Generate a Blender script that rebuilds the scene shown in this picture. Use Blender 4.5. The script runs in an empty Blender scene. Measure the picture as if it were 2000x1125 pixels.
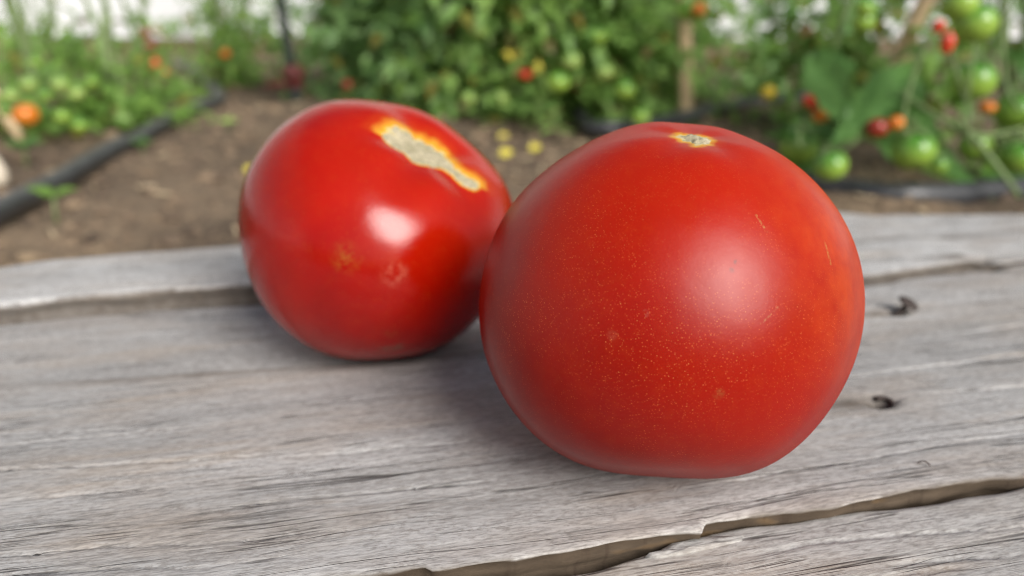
import bpy, math, random
import numpy as np
from mathutils import Matrix, Vector

# ------------------------------------------------------------------ camera, sky, sun
scene = bpy.context.scene
CAM_H, PITCH, FPX = 0.105, math.radians(20), 1540.0
cam_data = bpy.data.cameras.new('camera')
cam = bpy.data.objects.new('camera', cam_data)
scene.collection.objects.link(cam)
cam.location = (0, 0, CAM_H)
cam.rotation_euler = (math.radians(90) - PITCH, 0, 0)
cam_data.sensor_width = 36
cam_data.lens = 36 * FPX / 2000
cam_data.clip_start = 0.01
cam_data.clip_end = 500
cam_data.dof.use_dof = True
cam_data.dof.focus_distance = 0.156
cam_data.dof.aperture_fstop = 9.0
scene.camera = cam

SUN_AZ, SUN_EL = math.radians(145.5), math.radians(35)     # azimuth clockwise from +Y
world = bpy.data.worlds.new('World')
scene.world = world
world.use_nodes = True
wn, wl = world.node_tree.nodes, world.node_tree.links
sky = wn.new('ShaderNodeTexSky')
sky.sky_type = 'NISHITA'
sky.sun_disc = False
sky.sun_elevation = SUN_EL
sky.sun_rotation = SUN_AZ
sky.air_density = 1.0
sky.dust_density = 3.0
sky.ozone_density = 0.6
wn['Background'].inputs['Strength'].default_value = 0.05
wl.new(sky.outputs[0], wn['Background'].inputs['Color'])

sun_data = bpy.data.lights.new('sun', 'SUN')
sun_data.energy = 2.4
sun_data.angle = math.radians(33)
sun_data.color = (1.0, 0.975, 0.94)
sun = bpy.data.objects.new('sun', sun_data)
scene.collection.objects.link(sun)
sd = Vector((math.sin(SUN_AZ) * math.cos(SUN_EL), math.cos(SUN_AZ) * math.cos(SUN_EL), math.sin(SUN_EL)))
sun.rotation_euler = sd.to_track_quat('Z', 'Y').to_euler()

vs = scene.view_settings
vs.view_transform = 'Standard'
vs.look = 'None'
vs.exposure = 0.83
vs.gamma = 1.0
vs.use_curve_mapping = False
scene.cycles.use_denoising = True
scene.cycles.denoising_input_passes = 'RGB_ALBEDO_NORMAL'
scene.cycles.denoising_prefilter = 'FAST'
scene.cycles.filter_width = 1.1
scene.cycles.max_bounces = 8
scene.cycles.transparent_max_bounces = 12

# ------------------------------------------------------------------ helpers
C = scene.collection
rng = np.random.default_rng(11)
random.seed(11)


def ray(x, y):
    v = ((x - 1000) / FPX, (562.5 - y) / FPX, 1.0)
    s, c = math.sin(PITCH), math.cos(PITCH)
    return np.array([v[0], v[1] * s + c, v[1] * c - s])


def on_level(x, y, z):
    """point of the place at height z that the photograph shows at (x, y)"""
    d = ray(x, y)
    return np.array([0, 0, CAM_H]) + d * ((z - CAM_H) / d[2])


def at_depth(x, y, depth):
    """point at a given distance along the horizontal viewing direction"""
    d = ray(x, y)
    return np.array([0, 0, CAM_H]) + d * (depth / d[1])


def link(name, me, mat=None, parent=None, loc=None):
    o = bpy.data.objects.new(name, me)
    C.objects.link(o)
    if mat is not None and me is not None and len(me.materials) == 0:
        for m in (mat if isinstance(mat, (list, tuple)) else [mat]):
            me.materials.append(m)
    if parent is not None:
        o.parent = parent
    if loc is not None:
        o.location = loc
    return o


def mesh(name, v, f, smooth=True):
    me = bpy.data.meshes.new(name)
    me.from_pydata([tuple(map(float, p)) for p in v], [], f)
    me.update()
    if smooth:
        me.polygons.foreach_set('use_smooth', [True] * len(me.polygons))
    return me


def fast_mesh(name, v, faces_flat, sizes, smooth=True):
    """mesh from numpy arrays"""
    me = bpy.data.meshes.new(name)
    v = np.asarray(v, np.float32)
    sizes = np.asarray(sizes, np.int32)
    faces_flat = np.asarray(faces_flat, np.int32)
    me.vertices.add(len(v))
    me.vertices.foreach_set('co', v.ravel())
    me.loops.add(len(faces_flat))
    me.loops.foreach_set('vertex_index', faces_flat)
    me.polygons.add(len(sizes))
    me.polygons.foreach_set('loop_start', np.concatenate([[0], np.cumsum(sizes)[:-1]]).astype(np.int32))
    me.polygons.foreach_set('use_smooth', np.full(len(sizes), smooth))
    me.update(calc_edges=True)
    return me


def tag(o, label=None, cat=None, group=None, kind=None):
    if label: o['label'] = label
    if cat: o['category'] = cat
    if group: o['group'] = group
    if kind: o['kind'] = kind
    return o


def empty(name, loc, label, cat, group=None):
    o = bpy.data.objects.new(name, None)
    C.objects.link(o)
    o.location = tuple(map(float, loc))
    o.empty_display_size = 0.02
    return tag(o, label, cat, group)


def tube(pts, rad, n=8, caps=True):
    """tapered tube through the points; returns verts and faces"""
    pts = np.asarray(pts, float)
    rad = np.broadcast_to(np.asarray(rad, float), (len(pts),))
    t = np.gradient(pts, axis=0)
    t /= np.linalg.norm(t, axis=1)[:, None] + 1e-12
    v, f = [], []
    ref = np.array([0.31, 0.17, 0.93]) if abs(t[0][2]) < 0.8 else np.array([0.93, 0.3, 0.1])
    for p, d, r in zip(pts, t, rad):
        a = np.cross(d, ref); a /= np.linalg.norm(a) + 1e-12
        b = np.cross(d, a)
        for k in range(n):
            w = 2 * math.pi * k / n
            v.append(p + r * (a * math.cos(w) + b * math.sin(w)))
    for i in range(len(pts) - 1):
        for k in range(n):
            k2 = (k + 1) % n
            f.append((i * n + k, (i + 1) * n + k, (i + 1) * n + k2, i * n + k2))
    if caps:
        f.append(tuple(range(n)))
        f.append(tuple(reversed(range((len(pts) - 1) * n, len(pts) * n))))
    return v, f


def join(parts):
    V, F = [], []
    for v, f in parts:
        o = len(V)
        V += list(v)
        F += [tuple(i + o for i in g) for g in f]
    return V, F


def smooth_path(pts, n=24):
    pts = np.asarray(pts, float)
    s = np.linspace(0, 1, len(pts))
    q = np.linspace(0, 1, n)
    out = np.stack([np.interp(q, s, pts[:, k]) for k in range(3)], -1)
    for _ in range(3):
        out[1:-1] = (out[:-2] + 2 * out[1:-1] + out[2:]) / 4
    return out


def vnoise(x, y, seed=0):
    """smooth value noise in -1..1"""
    seed = int(seed * 10)
    xi, yi = np.floor(x).astype(np.int64), np.floor(y).astype(np.int64)
    fx, fy = x - xi, y - yi
    fx, fy = fx * fx * (3 - 2 * fx), fy * fy * (3 - 2 * fy)

    def h(a, b):
        n = (a * 374761393 + b * 668265263 + seed * 1442695041) & 0x7fffffff
        n = ((n ^ (n >> 13)) * 1274126177) & 0x7fffffff
        return ((n ^ (n >> 16)) & 0xffff) / 32767.5 - 1
    return ((h(xi, yi) * (1 - fx) + h(xi + 1, yi) * fx) * (1 - fy)
            + (h(xi, yi + 1) * (1 - fx) + h(xi + 1, yi + 1) * fx) * fy)


# ------------------------------------------------------------------ materials
def new_mat(name):
    m = bpy.data.materials.new(name)
    m.use_nodes = True
    nt = m.node_tree
    return m, nt, nt.nodes, nt.links, nt.nodes['Principled BSDF']


class NB:
    """small node-building helper"""
    def __init__(self, nt): self.nt, self.n, self.l = nt, nt.nodes, nt.links
    def put(self, sock, v):
        if v is None: return
        if hasattr(v, 'is_output') or isinstance(v, bpy.types.NodeSocket): self.l.new(v, sock)
        else: sock.default_value = v
    def coord(self, kind='Object'):
        return self.n.new('ShaderNodeTexCoord').outputs[kind]
    def mapping(self, vec, scale=(1, 1, 1), loc=(0, 0, 0), rot=(0, 0, 0)):
        m = self.n.new('ShaderNodeMapping')
        m.inputs['Scale'].default_value = scale; m.inputs['Location'].default_value = loc; m.inputs['Rotation'].default_value = rot
        self.l.new(vec, m.inputs['Vector']); return m.outputs[0]
    def noise(self, vec, scale=1, detail=4, rough=0.55, dist=0.0, lac=2.0, color=False):
        t = self.n.new('ShaderNodeTexNoise')
        t.inputs['Scale'].default_value = scale; t.inputs['Detail'].default_value = detail
        t.inputs['Roughness'].default_value = rough; t.inputs['Distortion'].default_value = dist
        t.inputs['Lacunarity'].default_value = lac
        self.l.new(vec, t.inputs['Vector']); return t.outputs['Color' if color else 'Fac']
    def voro(self, vec, scale, feature='F1', out='Distance', rnd=1.0):
        t = self.n.new('ShaderNodeTexVoronoi'); t.feature = feature
        t.inputs['Scale'].default_value = scale; t.inputs['Randomness'].default_value = rnd
        self.l.new(vec, t.inputs['Vector']); return t.outputs[out]
    def ramp(self, fac, stops, interp='LINEAR'):
        r = self.n.new('ShaderNodeValToRGB'); r.color_ramp.interpolation = interp
        e = r.color_ramp.elements
        while len(e) < len(stops): e.new(0.5)
        for k, (p, c) in enumerate(stops):
            e[k].position = p
            e[k].color = (c, c, c, 1) if not isinstance(c, (tuple, list)) else (*c[:3], 1)
        self.l.new(fac, r.inputs[0]); return r.outputs[0]
    def mix(self, fac, a, b, mode='MIX'):
        m = self.n.new('ShaderNodeMix'); m.data_type = 'RGBA'; m.blend_type = mode
        self.put(m.inputs[0], fac)
        for s, v in ((m.inputs[6], a), (m.inputs[7], b)):
            self.put(s, (*v, 1) if isinstance(v, tuple) and len(v) == 3 else v)
        return m.outputs[2]
    def math(self, op, a, b=None, c=None, clamp=False):
        m = self.n.new('ShaderNodeMath'); m.operation = op; m.use_clamp = clamp
        for s, v in zip(m.inputs, (a, b, c)): self.put(s, v)
        return m.outputs[0]
    def maprange(self, v, a, b, c=0.0, d=1.0, smooth=False):
        m = self.n.new('ShaderNodeMapRange')
        if smooth: m.interpolation_type = 'SMOOTHSTEP'
        for k, x in zip((0, 1, 2, 3, 4), (v, a, b, c, d)): self.put(m.inputs[k], x)
        return m.outputs[0]
    def bump(self, h, dist=0.001, strength=1.0, normal=None):
        b = self.n.new('ShaderNodeBump')
        b.inputs['Distance'].default_value = dist; b.inputs['Strength'].default_value = strength
        self.l.new(h, b.inputs['Height'])
        if normal is not None: self.l.new(normal, b.inputs['Normal'])
        return b.outputs[0]
    def attr(self, name, out='Fac'):
        a = self.n.new('ShaderNodeAttribute'); a.attribute_name = name; return a.outputs[out]
    def island(self):
        return self.n.new('ShaderNodeNewGeometry').outputs['Random Per Island']
    def near(self, vec, p, r0, r1):
        d = self.n.new('ShaderNodeVectorMath'); d.operation = 'DISTANCE'
        self.l.new(vec, d.inputs[0]); d.inputs[1].default_value = p
        return self.maprange(d.outputs['Value'], r0, r1, 1.0, 0.0, True)


def wood_top(name, seed, light=(0.525, 0.520, 0.510), warm=0.25):
    """weathered silver-grey timber, grain along local X"""
    m, nt, n, l, p = new_mat(name)
    b = NB(nt)
    co = b.mapping(b.coord(), loc=(seed * 3.7, seed * 1.3, 0))
    wob = b.noise(b.mapping(co, (9, 22, 9)), 1, 2, color=True)
    va = n.new('ShaderNodeVectorMath'); va.operation = 'MULTIPLY_ADD'
    l.new(wob, va.inputs[0]); va.inputs[1].default_value = (0, 0.010, 0); l.new(co, va.inputs[2])
    w = va.outputs[0]
    broad = b.noise(b.mapping(w, (6, 48, 6)), 1, 4, 0.6)
    streak = b.noise(b.mapping(w, (22, 330, 22)), 1, 4, 0.6)
    fine = b.noise(b.mapping(w, (330, 2300, 330)), 1, 3, 0.6)
    mott = b.noise(b.mapping(w, (600, 1100, 600)), 1, 4, 0.7)
    patch = b.noise(b.mapping(co, (20, 55, 20)), 1, 3, 0.6)
    patch2 = b.noise(b.mapping(co, (55, 130, 55), loc=(3, 1, 0)), 1, 2, 0.6)
    warmth = b.noise(b.mapping(w, (13, 42, 13), loc=(5, 2, 1)), 1, 4, 0.65)

    def hairlines(scale, width, keep, mask):
        """long thin checks: iso-lines of a noise stretched along the grain"""
        nz = b.noise(b.mapping(w, scale), 1, 3, 0.55)
        d = b.math('ABSOLUTE', b.math('SUBTRACT', nz, 0.5))
        return b.math('MULTIPLY', b.maprange(d, 0.0, width, 1.0, 0.0), b.ramp(mask, [(keep, 0.0), (keep + 0.12, 1.0)]))
    line1 = hairlines((3.5, 120, 3), 0.011, 0.44, patch)
    line2 = hairlines((7, 300, 7), 0.022, 0.48, patch2)
    col = b.mix(b.ramp(broad, [(0.32, 0.0), (0.68, 1.0)]), tuple(x * 0.64 for x in light), light)
    col = b.mix(b.math('MULTIPLY', b.ramp(warmth, [(0.46, 0.0), (0.66, 1.0)]), 0.65), col, (0.35, 0.30, 0.255))
    col = b.mix(b.math('MULTIPLY', b.ramp(streak, [(0.34, 1.0), (0.54, 0.0)]), 0.22), col, (0.25, 0.24, 0.235))
    col = b.mix(b.math('MULTIPLY', b.ramp(fine, [(0.36, 1.0), (0.52, 0.0)]), 0.55), col, (0.17, 0.16, 0.152))
    col = b.mix(b.math('MULTIPLY', b.ramp(fine, [(0.52, 0.0), (0.70, 1.0)]), 0.24), col, (0.64, 0.64, 0.63))
    col = b.mix(b.math('MULTIPLY', b.ramp(mott, [(0.50, 0.0), (0.64, 1.0)]), b.math('MULTIPLY', b.ramp(patch2, [(0.35, 0.25), (0.65, 1.0)]), 0.62)), col, (0.20, 0.18, 0.165))
    tan = b.noise(b.mapping(w, (11, 85, 11), loc=(5, 2, 1)), 1, 3, 0.6)
    col = b.mix(b.math('MULTIPLY', b.ramp(tan, [(0.56, 0.0), (0.70, 1.0)]), warm), col, (0.44, 0.33, 0.22))
    crack_m = b.math('MAXIMUM', line1, b.math('MULTIPLY', line2, 0.75))
    crack_m = b.math('MULTIPLY', crack_m, b.math('SUBTRACT', 1.0, b.attr('bare')), clamp=True)
    col = b.mix(b.math('MULTIPLY', crack_m, 0.88), col, (0.035, 0.03, 0.028))
    # bare brown wood where the surface has broken away, darkened to paint in shade on split walls
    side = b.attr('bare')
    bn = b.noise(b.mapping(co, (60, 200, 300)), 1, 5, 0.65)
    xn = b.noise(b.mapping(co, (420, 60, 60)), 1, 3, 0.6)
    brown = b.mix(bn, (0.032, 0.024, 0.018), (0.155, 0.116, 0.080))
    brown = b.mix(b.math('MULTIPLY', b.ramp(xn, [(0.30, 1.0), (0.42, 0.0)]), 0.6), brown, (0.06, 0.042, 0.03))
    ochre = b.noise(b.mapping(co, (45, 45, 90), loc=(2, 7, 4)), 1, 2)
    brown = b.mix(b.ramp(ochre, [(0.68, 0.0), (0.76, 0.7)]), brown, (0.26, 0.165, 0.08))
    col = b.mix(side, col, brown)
    # dark iron stain round the nails
    col = b.mix(b.attr('stain'), col, (0.05, 0.04, 0.032))
    l.new(col, p.inputs['Base Color'])
    p.inputs['Roughness'].default_value = 0.78
    p.inputs['Specular IOR Level'].default_value = 0.25
    h = b.math('ADD', b.math('MULTIPLY', streak, 0.8), b.math('MULTIPLY', fine, 0.35))
    h = b.math('ADD', h, b.math('MULTIPLY', crack_m, -0.8))
    h = b.math('ADD', h, b.math('MULTIPLY', mott, 0.30))
    l.new(b.bump(h, 0.00042, 0.7), p.inputs['Normal'])
    return m


def tomato_skin(name, rough, gold, spots, ior=1.43, scratches=(), cap=0.21, base=((0.28, 0.0020, 0.0004), (0.38, 0.0050, 0.0006)), orange=None):
    m, nt, n, l, p = new_mat(name)
    b = NB(nt)
    co = b.coord()
    v = b.noise(b.mapping(co, (34, 34, 22)), 1, 3, 0.5)
    col = b.mix(b.ramp(v, [(0.35, 0.0), (0.65, 1.0)]), *base)
    # ripening: the shoulders stay more orange than the flanks
    sep = n.new('ShaderNodeSeparateXYZ'); l.new(co, sep.inputs[0])
    sh = b.maprange(sep.outputs['Z'], 0.012, 0.042, 0.0, 1.0, True)
    col = b.mix(b.math('MULTIPLY', sh, 0.55), col, (0.50, 0.020, 0.003))
    if orange:
        o = b.near(co, orange[0], orange[1], orange[2])
        on = b.noise(co, 160, 4, 0.7)
        col = b.mix(b.math('MULTIPLY', o, b.maprange(on, 0.3, 0.7, 0.15, 0.55)), col, (0.56, 0.075, 0.010))
    # pale flecks in the skin
    for sc, rad, amt, c in gold:
        d = b.voro(co, sc)
        r = b.voro(co, sc, out='Color')
        rs = n.new('ShaderNodeSeparateColor'); l.new(r, rs.inputs[0])
        thr = b.math('MULTIPLY', rs.outputs[0], rad)
        mk = b.math('MULTIPLY', b.maprange(d, b.math('MULTIPLY', thr, 0.6), thr, 1.0, 0.0), b.ramp(rs.outputs[1], [(0.25, 0.0), (0.6, 1.0)]))
        den = b.noise(co, 45, 3, 0.6)
        mk = b.math('MULTIPLY', mk, b.ramp(den, [(0.36, 0.15), (0.6, 1.0)]))
        col = b.mix(b.math('MULTIPLY', mk, amt), col, c)
    for (pt, r0, r1, c, amt) in spots:
        s = b.near(co, pt, r0, r1)
        sn = b.noise(co, 420, 5, 0.75)
        col = b.mix(b.math('MULTIPLY', b.math('MULTIPLY', s, b.ramp(sn, [(0.44, 0.0), (0.60, 1.0)])), amt * 0.55), col, c)
    for (a_, b_, w_, c_) in scratches:
        A, B = Vector(a_), Vector(b_); D = B - A; LL = D.length; D.normalize()
        sb = n.new('ShaderNodeVectorMath'); sb.operation = 'SUBTRACT'; l.new(co, sb.inputs[0]); sb.inputs[1].default_value = A
        dt = n.new('ShaderNodeVectorMath'); dt.operation = 'DOT_PRODUCT'; l.new(sb.outputs[0], dt.inputs[0]); dt.inputs[1].default_value = D
        tt = b.math('MINIMUM', b.math('MAXIMUM', dt.outputs['Value'], 0.0), LL)
        ma = n.new('ShaderNodeVectorMath'); ma.operation = 'SCALE'; ma.inputs[0].default_value = D; l.new(tt, ma.inputs['Scale'])
        dd = n.new('ShaderNodeVectorMath'); dd.operation = 'DISTANCE'; l.new(sb.outputs[0], dd.inputs[0]); l.new(ma.outputs[0], dd.inputs[1])
        sc_ = b.maprange(dd.outputs['Value'], w_ * 0.3, w_, 1.0, 0.0, True)
        col = b.mix(b.math('MULTIPLY', sc_, b.maprange(b.noise(co, 1500, 3, 0.7), 0.42, 0.62, 0.0, 0.55)), col, c_)
    # yellow ring of unripe skin round the stem scar
    h = b.attr('halo')
    hn = b.noise(co, 330, 5, 0.7)
    hw = b.math('ADD', h, b.math('MULTIPLY', b.math('SUBTRACT', hn, 0.5), 0.55))
    col = b.mix(b.ramp(hw, [(0.0, 0.0), (0.55, 0.30), (0.95, 0.9)]), col, (0.50, 0.085, 0.008))
    col = b.mix(b.ramp(hw, [(0.50, 0.0), (0.98, 1.0)]), col, (0.66, 0.38, 0.035))
    col = b.mix(b.ramp(hw, [(0.92, 0.0), (1.10, 1.0)]), col, (0.55, 0.45, 0.22))
    l.new(col, p.inputs['Base Color'])
    rn = b.noise(co, 70, 3, 0.6)
    rg = b.maprange(rn, 0.3, 0.7, rough * 0.9, rough * 1.1)
    p.inputs['Subsurface Weight'].default_value = 0.12
    p.inputs['Subsurface Radius'].default_value = (0.006, 0.0012, 0.0006)
    p.inputs['Subsurface Scale'].default_value = 0.6
    p.inputs['Specular IOR Level'].default_value = 0.0
    fine = b.noise(co, 1500, 2, 0.5)
    wav = b.noise(co, 120, 2, 0.5)
    hh = b.math('ADD', b.math('MULTIPLY', fine, 0.12), wav)
    nrm = b.bump(hh, 0.00035, 0.35)
    l.new(nrm, p.inputs['Normal'])
    # waxy skin: a clear gloss over the flesh
    gl = n.new('ShaderNodeBsdfGlossy'); gl.distribution = 'BECKMANN'
    l.new(rg, gl.inputs['Roughness']); l.new(nrm, gl.inputs['Normal'])
    fr = n.new('ShaderNodeFresnel'); fr.inputs['IOR'].default_value = ior; l.new(nrm, fr.inputs['Normal'])
    ms = n.new('ShaderNodeMixShader')
    l.new(b.math('MINIMUM', fr.outputs[0], cap), ms.inputs[0]); l.new(p.outputs[0], ms.inputs[1]); l.new(gl.outputs[0], ms.inputs[2])
    l.new(ms.outputs[0], n['Material Output'].inputs['Surface'])
    return m


def cork_mat():
    m, nt, n, l, p = new_mat('dry stem scar')
    b = NB(nt); co = b.coord()
    a = b.noise(co, 260, 6, 0.7)
    c = b.mix(b.ramp(a, [(0.3, 0.0), (0.65, 1.0)]), (0.27, 0.245, 0.14), (0.52, 0.46, 0.315))
    d = b.voro(co, 420, 'DISTANCE_TO_EDGE')
    c = b.mix(b.math('MULTIPLY', b.ramp(d, [(0.0, 1.0), (0.08, 0.0)]), 0.45), c, (0.16, 0.13, 0.07))
    l.new(c, p.inputs['Base Color']); p.inputs['Roughness'].default_value = 0.8
    l.new(b.bump(a, 0.0012, 0.9), p.inputs['Normal'])
    return m


def leaf_mat(name, dark, light, dry=0.04, sat=1.0):
    m, nt, n, l, p = new_mat(name)
    b = NB(nt)
    r = b.island()
    r2 = b.math('FRACT', b.math('MULTIPLY', r, 7.31))
    co = b.coord()
    nz = b.noise(co, 9, 2)
    col = b.mix(b.math('ADD', b.math('MULTIPLY', r, 0.65), b.math('MULTIPLY', nz, 0.35)), dark, light)
    col = b.mix(b.math('GREATER_THAN', r2, 1 - dry), col, (0.30, 0.22, 0.04))
    col = b.mix(b.math('GREATER_THAN', b.math('FRACT', b.math('MULTIPLY', r, 23.7)), 1 - dry * 0.7), col, (0.22, 0.13, 0.06))
    vn = b.noise(co, 70, 3, 0.6)
    col = b.mix(b.math('MULTIPLY', b.ramp(vn, [(0.45, 0.0), (0.62, 1.0)]), 0.35), col, light)
    l.new(b.bump(vn, 0.0012, 0.6), p.inputs['Normal'])
    l.new(col, p.inputs['Base Color'])
    p.inputs['Roughness'].default_value = 0.42
    p.inputs['Specular IOR Level'].default_value = 0.4
    tr = n.new('ShaderNodeBsdfTranslucent')
    tc = b.mix(0.5, col, (0.30, 0.50, 0.08), 'MIX')
    l.new(tc, tr.inputs['Color'])
    mx = n.new('ShaderNodeMixShader'); mx.inputs[0].default_value = 0.45
    l.new(p.outputs[0], mx.inputs[1]); l.new(tr.outputs[0], mx.inputs[2])
    l.new(mx.outputs[0], n['Material Output'].inputs['Surface'])
    return m


def plain(name, col, rough=0.6, var=0.25, scale=30.0, bump=0.0, metal=0.0):
    m, nt, n, l, p = new_mat(name)
    b = NB(nt); co = b.coord()
    a = b.noise(co, scale, 4, 0.6)
    c = b.mix(b.ramp(a, [(0.3, 0.0), (0.7, 1.0)]), tuple(x * (1 - var) for x in col), tuple(min(1, x * (1 + var)) for x in col))
    l.new(c, p.inputs['Base Color']); p.inputs['Roughness'].default_value = rough
    p.inputs['Metallic'].default_value = metal
    if bump: l.new(b.bump(a, bump, 0.8), p.inputs['Normal'])
    return m


def fruit_mat(name, top, low, rough=0.25):
    m, nt, n, l, p = new_mat(name)
    b = NB(nt); co = b.coord()
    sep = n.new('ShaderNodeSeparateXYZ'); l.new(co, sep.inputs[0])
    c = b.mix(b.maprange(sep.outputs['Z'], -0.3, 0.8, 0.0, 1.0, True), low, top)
    l.new(c, p.inputs['Base Color']); p.inputs['Roughness'].default_value = rough
    p.inputs['Subsurface Weight'].default_value = 0.0
    return m


def soil_mat():
    m, nt, n, l, p = new_mat('soil')
    b = NB(nt); co = b.coord()
    a = b.noise(co, 5, 6, 0.65)
    c = b.noise(co, 55, 6, 0.7)
    d = b.noise(co, 160, 3, 0.7)
    col = b.mix(b.ramp(a, [(0.35, 0.0), (0.62, 1.0)]), (0.095, 0.066, 0.042), (0.250, 0.180, 0.115))
    col = b.mix(b.math('MULTIPLY', b.ramp(c, [(0.33, 1.0), (0.5, 0.0)]), 0.7), col, (0.06, 0.042, 0.030))
    col = b.mix(b.math('MULTIPLY', b.ramp(d, [(0.56, 0.0), (0.70, 1.0)]), 0.8), col, (0.38, 0.28, 0.18))
    l.new(col, p.inputs['Base Color']); p.inputs['Roughness'].default_value = 0.95
    h = b.math('ADD', c, b.math('MULTIPLY', d, 0.4))
    l.new(b.bump(h, 0.012, 0.8), p.inputs['Normal'])
    return m


def clod_mat():
    m, nt, n, l, p = new_mat('soil crumbs')
    b = NB(nt); r = b.island()
    c = b.ramp(r, [(0.0, (0.07, 0.05, 0.035)), (0.55, (0.19, 0.135, 0.09)), (0.88, (0.25, 0.18, 0.115)), (1.0, (0.36, 0.27, 0.17))])
    l.new(c, p.inputs['Base Color']); p.inputs['Roughness'].default_value = 0.95
    return m


def film_mat():
    m, nt, n, l, p = new_mat('greenhouse film')
    b = NB(nt); co = b.coord()
    a = b.noise(b.mapping(co, (3, 1, 8)), 1, 4)
    c = b.mix(a, (0.93, 0.96, 0.99), (0.96, 0.98, 1.0))
    d = n.new('ShaderNodeBsdfDiffuse'); t = n.new('ShaderNodeBsdfTranslucent')
    l.new(c, d.inputs['Color']); l.new(c, t.inputs['Color'])
    mx = n.new('ShaderNodeMixShader'); mx.inputs[0].default_value = 0.2
    l.new(d.outputs[0], mx.inputs[1]); l.new(t.outputs[0], mx.inputs[2])
    l.new(mx.outputs[0], n['Material Output'].inputs['Surface'])
    return m


M_SOIL, M_CLOD, M_FILM, M_CORK = soil_mat(), clod_mat(), film_mat(), cork_mat()
M_LEAF = leaf_mat('tomato leaf', (0.080, 0.195, 0.040), (0.270, 0.450, 0.095), 0.06)
M_LEAF_FILL = leaf_mat('tomato leaf with painted fill', (0.110, 0.260, 0.090), (0.300, 0.490, 0.170), 0.05)  # leaf colour lightened to paint in fill light the dense foliage lacks
M_LEAF_MID = leaf_mat('middle row leaf with painted fill', (0.120, 0.270, 0.065), (0.350, 0.540, 0.140), 0.06)  # middle-row copy, colour raised in place of missing diffuse light
M_LEAF_BIG = leaf_mat('broad leaf', (0.070, 0.190, 0.048), (0.140, 0.290, 0.080), 0.0)
M_STEM = plain('green stem', (0.16, 0.23, 0.085), 0.6, 0.3, 40)
M_STAKE = plain('pale wooden stake', (0.64, 0.48, 0.29), 0.75, 0.2, 60, 0.001)
M_PIPE = plain('black plastic pipe', (0.040, 0.042, 0.046), 0.36, 0.4, 25)
M_DARK = plain('dark green metal', (0.016, 0.026, 0.022), 0.45, 0.3, 25)
M_RED_FIT = plain('dull red fitting', (0.11, 0.022, 0.020), 0.5, 0.3, 40)
M_RUST = plain('rusty iron', (0.045, 0.032, 0.027), 0.7, 0.5, 900, 0.0003)
M_BASE = plain('brown base board', (0.20, 0.135, 0.095), 0.85, 0.35, 9, 0.003)
M_POST = plain('grey hoop', (0.42, 0.44, 0.45), 0.5, 0.1, 9)
M_YELLOW = plain('yellow petal', (0.56, 0.48, 0.05), 0.6, 0.15, 60)
M_STRAW = plain('pale dry straw', (0.62, 0.50, 0.32), 0.85, 0.25, 80)
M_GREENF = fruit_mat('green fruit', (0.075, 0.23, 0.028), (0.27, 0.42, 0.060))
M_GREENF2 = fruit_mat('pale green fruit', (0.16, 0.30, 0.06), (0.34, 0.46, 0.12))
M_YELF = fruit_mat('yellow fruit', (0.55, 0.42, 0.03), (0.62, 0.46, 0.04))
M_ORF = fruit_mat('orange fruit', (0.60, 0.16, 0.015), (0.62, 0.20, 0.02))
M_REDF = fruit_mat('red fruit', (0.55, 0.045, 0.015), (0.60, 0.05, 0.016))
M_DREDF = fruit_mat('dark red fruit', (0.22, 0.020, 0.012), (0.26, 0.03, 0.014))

# ------------------------------------------------------------------ soil
SOIL = -0.065


def soil_h(x, y):
    h = 0.010 * vnoise(x * 3.1, y * 3.1, 1) + 0.007 * vnoise(x * 9, y * 9, 2) + 0.004 * vnoise(x * 28, y * 28, 3) + 0.002 * vnoise(x * 80, y * 80, 4)
    fade = np.clip((y - 0.38) / 0.1, 0, 1) * np.clip((4.5 - np.hypot(x, y - 1)) / 1.5, 0, 1)
    return SOIL + h * fade - 0.004 * (1 - fade)


def axis(lo, hi, step, far):
    c = np.arange(lo, hi, step)
    a = np.geomspace(step * 1.6, far, 26)
    return np.concatenate([(lo - a)[::-1], c, hi + a])


gx, gy = axis(-1.7, 1.9, 0.012, 200), axis(0.35, 2.9, 0.012, 200)
GX, GY = np.meshgrid(gx, gy)
gv = np.stack([GX, GY, soil_h(GX, GY)], -1).reshape(-1, 3)
nx, ny = len(gx), len(gy)
idx = np.arange(nx * ny).reshape(ny, nx)
gf = np.stack([idx[:-1, :-1], idx[:-1, 1:], idx[1:, 1:], idx[1:, :-1]], -1).reshape(-1)
tag(link('ground', fast_mesh('ground', gv, gf, np.full(len(gf) // 4, 4)), M_SOIL), kind='structure')

ICO = [(-.5257, 0, .8507), (.5257, 0, .8507), (-.5257, 0, -.8507), (.5257, 0, -.8507), (0, .8507, .5257), (0, .8507, -.5257),
       (0, -.8507, .5257), (0, -.8507, -.5257), (.8507, .5257, 0), (-.8507, .5257, 0), (.8507, -.5257, 0), (-.8507, -.5257, 0)]
ICOF = [(0, 1, 4), (0, 4, 9), (9, 4, 5), (4, 8, 5), (4, 1, 8), (8, 1, 10), (8, 10, 3), (5, 8, 3), (5, 3, 2), (2, 3, 7), (7, 3, 10),
        (7, 10, 6), (7, 6, 11), (11, 6, 0), (0, 6, 1), (6, 10, 1), (9, 11, 0), (9, 2, 11), (9, 5, 2), (7, 11, 2)]


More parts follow.
